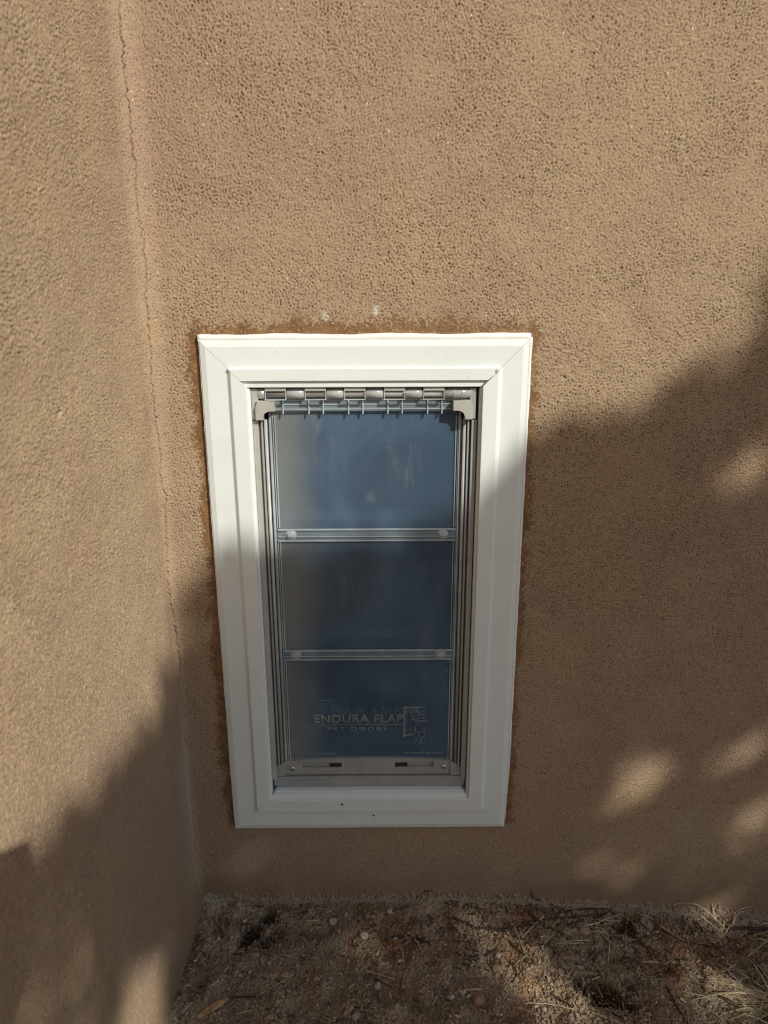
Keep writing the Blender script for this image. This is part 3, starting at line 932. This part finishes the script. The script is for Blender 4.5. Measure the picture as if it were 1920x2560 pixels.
stones = [
    (-0.271, -0.037, 0.0085, 0.35, 0, "flat grey sliver of stone lying in the corner where the two walls meet"),
    (-0.196, -0.099, 0.0075, 0.45, 0, "rounded grey stone just in front of the orange wood chip"),
    (-0.080, -0.034, 0.0075, 0.4, 0, "flat grey oval stone close to the wall below the pet door"),
    (-0.029, -0.066, 0.0075, 0.8, 0, "chunky grey stone in the middle of the soil strip, below the door frame"),
    (-0.008, -0.150, 0.0060, 0.7, 0, "grey angular stone at the edge of the sunlit soil"),
    (-0.038, -0.192, 0.0070, 0.5, 0, "grey stone at the bottom edge, centre"),
    (0.100, -0.132, 0.0045, 0.5, 0, "small white stone above the pale stick on the sunlit patch"),
    (-0.053, -0.103, 0.0040, 0.6, 0, "pair-sized white pebble left of the reddish soil"),
    (0.011, -0.021, 0.0065, 0.5, 0, "greenish grey stone pressed against the foot of the wall"),
    (-0.195, -0.127, 0.0045, 0.5, 1, "small tan stone between the grey stone and the shed splinters"),
    (-0.259, -0.070, 0.0045, 0.5, 0, "small white stone beside the left wall"),
    (-0.212, -0.128, 0.0050, 0.5, 0, "little violet grey stone in front of the dark leaf"),
    (0.098, -0.168, 0.0065, 0.5, 0, "pale stone at the end of the pale stick, bottom of the sunlit patch"),
    (0.173, -0.120, 0.0092, 0.8, 1, "round tan pebble, the largest round one on the sunlit soil"),
    (0.137, -0.172, 0.0100, 0.8, 1, "brown egg-shaped pebble left of the sunlit gravel"),
    (0.224, -0.056, 0.0050, 0.6, 0, "small blue grey stone under the long twig"),
    (0.177, -0.101, 0.0045, 0.6, 0, "white chip of stone just behind the round tan pebble"),
    (0.300, -0.110, 0.0070, 0.35, 0, "flat blue grey stone in the shade right of the sunlit patch"),
    (0.196, -0.183, 0.0062, 0.5, 0, "white stone in the brightest part of the sunlit soil"),
    (0.116, -0.160, 0.0070, 0.4, 0, "flat pale stone left of the egg-shaped pebble"),
    (0.324, -0.048, 0.0100, 0.7, 1, "round brown stone half hidden under the crossed twigs"),
    (0.230, -0.183, 0.0042, 0.6, 0, "small white stone right of the brightest patch"),
    (0.589, -0.066, 0.0062, 0.6, 1, "pinkish stone behind the grass tuft, far right"),
    (0.601, -0.096, 0.0062, 0.6, 1, "pink stone at the right edge beside the grass tuft"),
]
for i, (x, y, r, fl_, mt, lb) in enumerate(stones):
    stone(x, y, r, fl_, (M_STONE, M_STONE2)[mt], lb, i)


def chip(x, y, L, wd, rot, mat, label, i):
    rr = random.Random(900 + i)
    bm = bmesh.new()
    n_ = 7
    up, dn = [], []
    for k in range(n_ + 1):
        t = k / n_
        w_ = wd * (0.35 + 0.65 * math.sin(math.pi * min(max(t, 0.08), 0.94)) ** 0.5) * rr.uniform(0.75, 1.1) / 2
        zz = 0.0012 * math.sin(t * 3) + rr.uniform(-.0002, .0002)
        up.append((bm.verts.new((L * (t - .5), w_, zz + .0007)), bm.verts.new((L * (t - .5) + rr.uniform(-.001, .001), -w_, zz + .0006))))
        dn.append((bm.verts.new((L * (t - .5), w_, zz - .0004)), bm.verts.new((L * (t - .5), -w_, zz - .0004))))
    for k in range(n_):
        bm.faces.new((up[k][0], up[k + 1][0], up[k + 1][1], up[k][1])); bm.faces.new((dn[k][0], dn[k][1], dn[k + 1][1], dn[k + 1][0]))
        bm.faces.new((up[k][0], dn[k][0], dn[k + 1][0], up[k + 1][0])); bm.faces.new((up[k][1], up[k + 1][1], dn[k + 1][1], dn[k][1]))
    bm.faces.new((up[0][0], up[0][1], dn[0][1], dn[0][0])); bm.faces.new((up[-1][0], dn[-1][0], dn[-1][1], up[-1][1]))
    o = from_bm("wood_chip", bm, mat)
    o.location = (x, y, gz(x, y) + 0.0025)
    o.rotation_euler = (rr.uniform(-.15, .15), rr.uniform(-.12, .12), rot)
    return tag(o, label, "wood chip", "wood chips on the soil")


for i, a in enumerate([
    (-0.195, -0.086, 0.034, 0.011, 0.25, M_CHIP, "orange brown wood chip lying behind a rounded grey stone"),
    (-0.240, -0.186, 0.046, 0.010, 0.62, M_CHIP, "longest orange wood splinter, bottom left of the soil"),
    (-0.144, -0.130, 0.015, 0.008, 0.2, M_CHIP, "small orange wood chip in the middle of the soil, left half"),
    (-0.170, -0.026, 0.012, 0.007, 0.6, M_CHIP, "yellowish wood flake near the wall under the frame's left corner"),
    (-0.156, -0.200, 0.012, 0.006, 0.1, M_CHIP, "tiny orange chip at the bottom edge"),
    (-0.048, -0.190, 0.020, 0.006, 0.9, M_CHIP, "narrow reddish chip beside the bottom centre stone"),
    (-0.249, -0.152, 0.022, 0.003, 0.7, M_STRAW, "thin pale splinter behind the longest orange splinter"),
    (0.122, -0.053, 0.020, 0.006, 2.2, M_STRAW, "straw coloured chip standing out left of the long twig"),
    (-0.224, -0.084, 0.022, 0.004, 0.5, M_CHIP2, "grey splinter left of the orange brown chip"),
    (-0.243, -0.112, 0.030, 0.007, 1.45, M_CHIP2, "curled violet grey leaf-like chip below the left corner"),
    (0.392, -0.200, 0.018, 0.005, 0.0, M_CHIP, "tan flake on the reddish soil, bottom right of centre"),
    (0.128, -0.159, 0.034, 0.003, 0.05, M_STRAW, "pale straight sliver lying across the sunlit edge"),
    (0.505, -0.100, 0.012, 0.007, 0.7, M_STRAW, "bright yellow flake in front of the grass tuft"),
]):
    chip(*a, i)


def stick(name, pts, r0, r1, mat, label, cat, group, lift=0.003, seed=0):
    rr = random.Random(seed)
    P = []
    for (a, b) in zip(pts[:-1], pts[1:]):
        for k in range(6):
            t = k / 6
            P.append([a[0] + (b[0] - a[0]) * t, a[1] + (b[1] - a[1]) * t, (a[2] if len(a) > 2 else 0) * (1 - t) + (b[2] if len(b) > 2 else 0) * t])
    l = pts[-1]; P.append([l[0], l[1], l[2] if len(l) > 2 else 0])
    zs_ = [gz(p[0], p[1]) for p in P]
    zs_ = np.convolve(np.pad(zs_, 4, 'edge'), np.ones(9) / 9, 'valid')
    c = Vector((P[0][0], P[0][1], zs_[0] + lift))
    Q = [Vector((p[0] + rr.uniform(-.0005, .0005), p[1] + rr.uniform(-.0005, .0005), zs_[i] + lift + p[2] + rr.uniform(-.0003, .0003))) - c for i, p in enumerate(P)]
    R_ = [r0 + (r1 - r0) * i / (len(Q) - 1) for i in range(len(Q))]
    bm = bmesh.new(); tube_bm(bm, Q, R_, 6)
    o = from_bm(name, bm, mat, None, True)
    o.location = c
    return tag(o, label, cat, group)


TG = "twigs lying on the soil"
tw = [
    ([(0.225, -0.038), (0.317, -0.024), (0.386, -0.006)], .0016, .0010, M_TWIG, "long thin twig reaching up to the foot of the wall"),
    ([(0.317, -0.042), (0.352, -0.030), (0.396, -0.010, .004)], .0013, .0009, M_STRAW, "pale straight stem propped against the foot of the wall"),
    ([(0.115, -0.034), (0.150, -0.050), (0.195, -0.050), (0.240, -0.040)], .0022, .0014, M_TWIG, "dark bent twig left of the long thin twig"),
    ([(0.275, -0.067), (0.328, -0.064)], .0009, .0009, M_STRAW, "thin straw lying level below the brown stone"),
    ([(0.272, -0.072), (0.318, -0.069)], .0009, .0007, M_STRAW, "second thin straw just in front of the level one"),
    ([(0.156, -0.101), (0.187, -0.083)], .0013, .0013, M_TWIG, "short slanting twig behind the round tan pebble"),
    ([(0.346, -0.104), (0.361, -0.064), (0.345, -0.042)], .0011, .0007, M_STRAW, "bent pale stem forming a corner in the middle of the litter"),
    ([(0.457, -0.026), (0.484, -0.056)], .0017, .0012, M_STRAW, "straight pale stem slanting down right of the litter"),
    ([(0.427, -0.133), (0.430, -0.170), (0.436, -0.215)], .0013, .0017, M_TWIG, "brown curved stem running off the bottom edge right of centre"),
    ([(0.198, -0.071), (0.220, -0.093)], .0013, .0010, M_TWIG, "short dark twig slanting down above the white chip of stone"),
    ([(0.245, -0.158), (0.272, -0.179)], .0011, .0009, M_TWIG, "short brown twig on the right of the sunlit gravel"),
    ([(0.193, -0.110), (0.203, -0.140)], .0010, .0010, M_TWIG, "dark upright sliver beside the sunlit gravel"),
    ([(0.200, -0.176), (0.235, -0.176), (0.272, -0.184)], .0008, .0006, M_STRAW, "thin pale stem crossing the front of the sunlit gravel"),
    ([(0.493, -0.044), (0.490, -0.076)], .0010, .0007, M_STRAW, "short pale stem lying straight out from the wall"),
    ([(0.300, -0.008), (0.345, -0.006), (0.384, -0.003)], .0013, .0010, M_TWIG, "twig lying along the foot of the wall"),
    ([(0.014, -0.066), (0.040, -0.062), (0.075, -0.082)], .0022, .0013, M_TWIG, "gnarled black twig in the middle of the soil"),
    ([(0.058, -0.071), (0.052, -0.046), (0.046, -0.030)], .0016, .0009, M_TWIG, "black side shoot rising from the gnarled twig"),
    ([(0.056, -0.004, .003), (0.070, 0.000, .010), (0.083, -0.001, .016)], .0013, .0009, M_TWIG, "dark twig leaning on the wall below the frame's right corner"),
    ([(-0.123, -0.045), (-0.108, -0.013)], .0008, .0006, M_STRAW, "fine pale straw pointing at the wall under the pet door"),
    ([(0.568, -0.022), (0.600, -0.020), (0.640, -0.020)], .0030, .0024, M_TWIG, "thick dark root along the wall at the right edge"),
    ([(0.41, -0.055), (0.425, -0.085), (0.44, -0.10)], .0010, .0008, M_TWIG, "thin dark twig between the bent pale stem and the grass"),
    ([(0.37, -0.022), (0.385, -0.05), (0.40, -0.075)], .0013, .0009, M_TWIG, "dark twig crossing below the propped pale stem"),
    ([(0.335, -0.15), (0.322, -0.178), (0.34, -0.20)], .0012, .0009, M_TWIG, "small hooked dark twig on the reddish soil"),
    ([(0.24, -0.022), (0.262, -0.046), (0.29, -0.055)], .0014, .0009, M_TWIG, "dark curved twig passing under the long thin twig"),
]
for i, (p, a, b, m_, lb) in enumerate(tw):
    stick("twig", p, a, b, m_, lb, "twig", TG, seed=i)


# loose litter nobody could count
def scatter_bits(name, n_, mat, smin, smax, aspect, seed, dens, label, cat, up=0.35):
    r = np.random.RandomState(seed)
    V = []; F = []
    cnt = 0
    corners = np.array([(-1, -1, -1), (1, -1, -1), (1, 1, -1), (-1, 1, -1), (-1, -1, 1), (1, -1, 1), (1, 1, 1), (-1, 1, 1)], float) * 0.5
    quads = np.array([(0, 3, 2, 1), (4, 5, 6, 7), (0, 1, 5, 4), (1, 2, 6, 5), (2, 3, 7, 6), (3, 0, 4, 7)])
    while cnt < n_:
        x = r.uniform(-0.30, 0.68); y = r.uniform(-0.30, -0.002)
        if r.rand() > dens(x, y): continue
        L = smin + (smax - smin) * r.rand() ** 2.5
        w_ = L * r.uniform(aspect * 0.6, aspect * 1.4); h_ = w_ * r.uniform(0.3, 0.9)
        c = corners * np.array([L, w_, h_])
        c[1:3, 1] *= r.uniform(0.2, 1.0); c[5:7, 1] *= r.uniform(0.2, 1.0)
        c[:, 0] += r.uniform(-.15, .15, 8) * w_
        a = r.rand() * 6.28; t = (r.rand() - .5) * up * 2; u = (r.rand() - .5) * 1.2
        ca, sa_ = math.cos(a), math.sin(a); ct, st = math.cos(t), math.sin(t); cu_, su = math.cos(u), math.sin(u)
        Rz = np.array([[ca, -sa_, 0], [sa_, ca, 0], [0, 0, 1]]); Ry = np.array([[ct, 0, st], [0, 1, 0], [-st, 0, ct]]); Rx = np.array([[1, 0, 0], [0, cu_, -su], [0, su, cu_]])
        c = c @ (Rz @ Ry @ Rx).T + np.array([x, y, gz(x, y) + h_ * 0.4])
        V.append(c); F.append(quads + cnt * 8); cnt += 1
    V = np.concatenate(V); F = np.concatenate(F)
    me = bpy.data.meshes.new(name)
    me.from_pydata(V.tolist(), [], F.tolist()); me.update()
    o = link(name, me, mat)
    return tag(o, label, cat, kind="stuff")


cl = lambda x, y: 0.12 + 0.88 * (math.sin(x * 31 + y * 47) * math.sin(x * 17 - y * 61 + 2) > -0.15)
dark_d = lambda x, y: min(1, cl(x, y) * (0.6 + 0.5 * (x > 0.2)))
scatter_bits("mulch_litter", 4200, M_BITS, 0.0013, 0.0095, 0.30, 1, cl, "pale shredded mulch and plant scraps strewn over the soil", "mulch")
scatter_bits("dark_mulch_litter", 4500, M_BITS2, 0.0015, 0.0110, 0.28, 2, dark_d, "dark rotted mulch scraps strewn over the soil", "mulch")
scatter_bits("straw_litter", 900, M_STRAW, 0.004, 0.022, 0.07, 3, lambda x, y: 0.15 + 0.85 * (x > 0.28), "fine straw scraps strewn over the soil", "straw", 0.2)
scatter_bits("dead_stem_litter", 420, M_DRY, 0.012, 0.060, 0.028, 15, lambda x, y: 0.02 + 0.98 * (x > 0.2) * (1 if (x > .42 or y > -.11) else .2), "flattened dead grass stems matted over the soil at the right", "dead stems", 0.16)
scatter_bits("twig_litter", 500, M_TWIG, 0.008, 0.045, 0.05, 5, lambda x, y: 0.05 + 0.95 * (x > 0.1) * (y > -0.12) * (1 if x < .5 else .5), "short dark twig scraps matted along the wall foot", "twigs", 0.25)
scatter_bits("grit", 14000, M_GRIT, 0.0008, 0.0034, 0.8, 4, lambda x, y: 0.25 + 0.75 * (abs(x - 0.17) < 0.12), "sand and grit grains strewn over the soil", "grit", 0.5)


# ------------------------------------------------------------------ grass tuft at the right
def blade_bm(bm, root, d, L, wd, droop, rr):
    n_ = 9
    d = Vector(d).normalized()
    side = d.cross(Vector((0, 0, 1))); side = side.normalized() if side.length > .01 else Vector((1, 0, 0))
    p = Vector(root); prev = None
    tw_ = rr.uniform(-0.8, 0.8)
    for k in range(n_ + 1):
        t = k / n_
        w_ = wd * (1 - t) ** 0.7 * (0.7 + 0.3 * math.sin(t * 3)) / 2 + 0.00015
        s = (side * math.cos(tw_ * t * 2) + Vector((0, 0, 1)) * math.sin(tw_ * t * 2)) * w_
        nrm = s.cross(d).normalized() * w_ * 0.35
        cur = [bm.verts.new(p - s), bm.verts.new(p + nrm), bm.verts.new(p + s), bm.verts.new(p - nrm * 0.3)]
        if prev:
            for i in range(4):
                bm.faces.new((prev[i], prev[(i + 1) % 4], cur[(i + 1) % 4], cur[i]))
        prev = cur
        d = (d + Vector((rr.uniform(-.05, .05), rr.uniform(-.05, .05), -droop * (0.3 + t)))).normalized()
        p = p + d * (L / n_)
        p.y = min(p.y, -0.002)
        g_ = gz(p.x, p.y) + 0.001
        if p.z < g_: p.z = g_; d.z = max(d.z, 0.02)


def tuft(name, cx, cy, nb, Lr, label, seed, spread=0.04, up=(0.1, 1.2), dirs=None, mats=(M_DRY, M_GREEN)):
    rr = random.Random(seed)
    root = empty(name, (cx, cy, gz(cx, cy)))
    tag(root, label, "grass tuft")
    for k in range(nb):
        bm = bmesh.new()
        a = rr.uniform(0, 6.28) if dirs is None else rr.uniform(*dirs)
        r_ = abs(rr.gauss(0, spread))
        b_ = rr.uniform(0, 6.28)
        lx, ly_ = r_ * math.cos(b_), r_ * math.sin(b_) * 0.6
        L = rr.uniform(*Lr)
        z0 = gz(cx + lx, cy + ly_)
        blade_bm(bm, (cx + lx, cy + ly_, z0), (math.cos(a), math.sin(a), rr.uniform(*up)), L, rr.uniform(.0016, .0036), rr.uniform(.06, .34), rr)
        m_ = mats[0] if rr.random() < 0.62 else mats[1]
        o = from_bm("grass_blade", bm, m_)
        o.parent = root
        o.matrix_parent_inverse = Matrix.Translation(-Vector(root.location))
    return root


tuft("grass_tuft", 0.600, -0.165, 130, (0.05, 0.15), "big tangled tuft of half-dry grass at the bottom right edge", 3, 0.040, (0.0, 0.55))
tuft("grass_tuft", 0.600, -0.150, 46, (0.08, 0.17), "flattened straw-coloured grass blades pointing left out of the big tuft", 4, 0.02, (0.0, 0.18), (2.8, 3.6), (M_STRAW, M_DRY))
tuft("grass_tuft", 0.560, -0.028, 12, (0.05, 0.11), "thin dry grass stems arching against the wall behind the big tuft", 8, 0.020, (0.3, 1.0), (0.5, 3.0), (M_DRY, M_DRY))
tuft("grass_tuft", 0.640, -0.060, 26, (0.05, 0.11), "sparse dry grass at the far right beside the wall", 9, 0.03, (0.2, 1.4), None, (M_DRY, M_TWIG))
tuft("grass_tuft", 0.235, -0.006, 6, (0.025, 0.05), "few short dead stems growing out of the joint of wall and soil", 10, 0.05, (0.6, 1.6), (0.2, 3.0), (M_TWIG, M_TWIG))

# ------------------------------------------------------------------ the tree whose shade falls on the walls
E1 = Vector((-0.7544985, -0.6563018, 0.0)); E2 = Vector((-0.3902542, 0.4486445, 0.8040024))
TOPLINE = [(-1.9, 0.2), (-1.5, 0.9), (-1.0, 1.05), (-0.62, 0.92), (-0.45, 0.68), (-0.395, 0.594), (-0.376, 0.555), (-0.368, 0.525), (-0.355, 0.502), (-0.342, 0.506), (-0.327, 0.535), (-0.315, 0.553),
           (-0.301, 0.552), (-0.286, 0.522), (-0.259, 0.516), (-0.226, 0.536), (-0.194, 0.548), (-0.157, 0.552), (-0.129, 0.532), (-0.087, 0.501), (-0.038, 0.504), (0.036, 0.535),
           (0.111, 0.562), (0.141, 0.577), (0.171, 0.590), (0.192, 0.578), (0.214, 0.545), (0.230, 0.505), (0.259, 0.446), (0.296, 0.410), (0.343, 0.380), (0.411, 0.364), (0.449, 0.362),
           (0.477, 0.350), (0.497, 0.334), (0.513, 0.316), (0.525, 0.303), (0.545, 0.290), (0.60, 0.26), (0.78, -0.1), (0.74, -0.5), (0.40, -0.9), (-0.4, -1.15), (-1.4, -0.9), (-1.8, -0.4)]
GAPS = [(0.163, 0.164, 0.018, 0.018), (-0.090, -0.122, 0.050, 0.034), (-0.069, -0.180, 0.070, 0.042), (-0.417, -0.225, 0.045, 0.024), (-0.288, -0.280, 0.070, 0.040), (-0.081, -0.070, 0.030, 0.018), (0.08, -0.03, 0.03, 0.015), (-0.20, -0.30, 0.04, 0.02)]
SPOTS = [(0.412, 0.245, 0.052, 0.050), (0.385, 0.205, 0.03, 0.03), (0.535, 0.285, 0.058, 0.045), (0.585, 0.305, 0.03, 0.025), (0.600, 0.155, 0.050, 0.056), (0.350, 0.078, 0.040, 0.030), (0.400, 0.050, 0.034, 0.024), (0.512, 0.745, 0.048, 0.046)]
SLIVER = [(0.346, 0.138), (0.405, 0.145), (0.445, 0.130), (0.470, 0.090), (0.47, 0.01), (0.366, -0.01), (0.344, 0.074), (0.326, 0.100)]


def inside(poly, x, y):
    c = False; n_ = len(poly); j = n_ - 1
    for i in range(n_):
        xi, yi = poly[i]; xj, yj = poly[j]
        if (yi > y) != (yj > y) and x < (xj - xi) * (y - yi) / (yj - yi) + xi: c = not c
        j = i
    return c


M_LEAF = plain("leaf", (0.062, 0.095, 0.030), 0.55, var=0.4, scale=6)
M_BARK = plain("bark", (0.13, 0.095, 0.07), 0.9, var=0.3, scale=12, bump=0.8, bscale=60)
tree_base = Vector((3.05, -3.75, 0))
tree = empty("shade_tree", tree_base)
tag(tree, "small leafy tree behind the viewer whose shade falls across both walls", "tree")
rr = random.Random(77)
V = []; F = []
cnt = 0
while cnt < 42000:
    a = rr.uniform(-1.95, 0.80); b = rr.uniform(-1.2, 1.2)
    vis = (-0.56 < a < 0.62 and -0.4 < b < 0.75)
    if not vis and rr.random() < 0.45: continue
    fz = 0.011 if a < -0.26 else 0.012; j1 = rr.gauss(0, fz); j2 = rr.gauss(0, fz)
    if not inside(TOPLINE, a + j1, b + j2 + 0.012): continue
    if any(((a - g_[0]) / g_[2]) ** 2 + ((b - g_[1]) / g_[3]) ** 2 < 1.0 + rr.uniform(-.3, .2) for g_ in GAPS) and rr.random() < 0.93: continue
    sx = a / E1.x; sz = (b - E2.x * sx) / E2.z
    if any(((sx - g_[0]) / g_[2]) ** 2 + ((sz - g_[1]) / g_[3]) ** 2 < 1.0 + rr.uniform(-.6, .25) for g_ in SPOTS) and rr.random() < 0.94: continue
    if inside(SLIVER, a + j1, b + j2): continue
    if a > 0.47 and 0.02 < b < 0.26 and rr.random() < 0.72: continue
    c_ = (a + 0.55) / 1.35; d_ = b / 1.15
    dep = 0.85 * math.sqrt(max(0.05, 1 - 0.8 * c_ * c_ - 0.8 * d_ * d_))
    t = 5.4 + rr.uniform(-dep, dep)
    P = E1 * a + E2 * b + SUN * t
    L = rr.uniform(0.018, 0.036) if vis else rr.uniform(0.03, 0.06)
    n_ = (Vector((rr.gauss(0, 1), rr.gauss(0, 1), rr.gauss(0, 1) + 0.4)) + SUN * 1.2).normalized()
    u = n_.orthogonal().normalized(); v = n_.cross(u)
    an = rr.uniform(0, 6.28); u, v = u * math.cos(an) + v * math.sin(an), v * math.cos(an) - u * math.sin(an)
    V += [P - u * L, P + v * L * 0.45 + n_ * L * 0.1, P + u * L, P - v * L * 0.45 + n_ * L * 0.1]
    F.append((cnt * 4, cnt * 4 + 1, cnt * 4 + 2, cnt * 4 + 3)); cnt += 1
me = bpy.data.meshes.new("crown")
me.from_pydata([tuple(p - tree_base) for p in V], [], F); me.update()
tag(link("crown", me, M_LEAF, tree), kind="stuff")
bm = bmesh.new()
ctr = E1 * -0.55 + E2 * -0.1 + SUN * 5.4 - tree_base
fork = Vector((ctr.x * 0.4, ctr.y * 0.4, ctr.z * 0.55))
tube_bm(bm, [Vector((0, 0, -0.05)), fork * 0.5 + Vector((0.03, 0.02, 0)), fork], [0.11, 0.085, 0.07], 12)
tree_trunk = from_bm("trunk", bm, M_BARK, tree, True)
for k in range(9):
    bm = bmesh.new()
    a = -0.55 + math.cos(k * 0.7) * 0.75; b = -0.2 + math.sin(k * 0.7) * 0.55
    if -0.56 < a < 0.5 and b > 0: b = min(b, 0.25)
    tip = E1 * a + E2 * b + SUN * (5.4 + 0.4 * math.sin(k * 2.1)) - tree_base
    tube_bm(bm, [fork, fork.lerp(tip, 0.5) + Vector((0, 0, -0.08)), tip], [0.045, 0.025, 0.008], 8)
    from_bm("limb", bm, M_BARK, tree, True)

# ------------------------------------------------------------------ added unseen urn on a column behind the viewer: its rim throws the sharp shade on the side wall
M_CLAY = plain("terracotta", (0.33, 0.15, 0.085), 0.85, var=0.2, scale=14, bump=0.4, bscale=200)
uc = E1 * 0.672 + E2 * 0.305 + SUN * 1.5
zt = uc.z
caster = empty("added_shade_caster", (uc.x, uc.y, 0))
tag(caster, "added unseen trough on a slim pedestal, put in to cast the sharp shadow on the side wall", "planter")
def flared(name, prof, mat, parent, depth=0.36):
    """rectangular section along E1, prof = [(half width, z)]"""
    bm = bmesh.new(); rings = []
    ax = Vector((E1.x, E1.y, 0)); ay = Vector((-E1.y, E1.x, 0))
    for hw_, z in prof:
        rings.append([bm.verts.new(ax * sx_ * hw_ + ay * sy_ * hw_ * depth + Vector((0, 0, z))) for sx_, sy_ in ((-1, -1), (1, -1), (1, 1), (-1, 1))])
    for a, b in zip(rings[:-1], rings[1:]):
        for k in range(4): bm.faces.new((a[k], a[(k + 1) % 4], b[(k + 1) % 4], b[k]))
    bm.faces.new(rings[0]); bm.faces.new(rings[-1])
    return from_bm(name, bm, mat, parent, False)
flared("trough", [(0.075, zt - 0.17), (0.146, zt - 0.022), (0.150, zt - 0.020), (0.150, zt), (0.140, zt), (0.135, zt - 0.03)], M_CLAY, caster)
flared("pedestal", [(0.11, 0.0), (0.11, 0.05), (0.06, 0.07), (0.05, zt - 0.22), (0.08, zt - 0.1702)], M_CLAY, caster, 0.9)
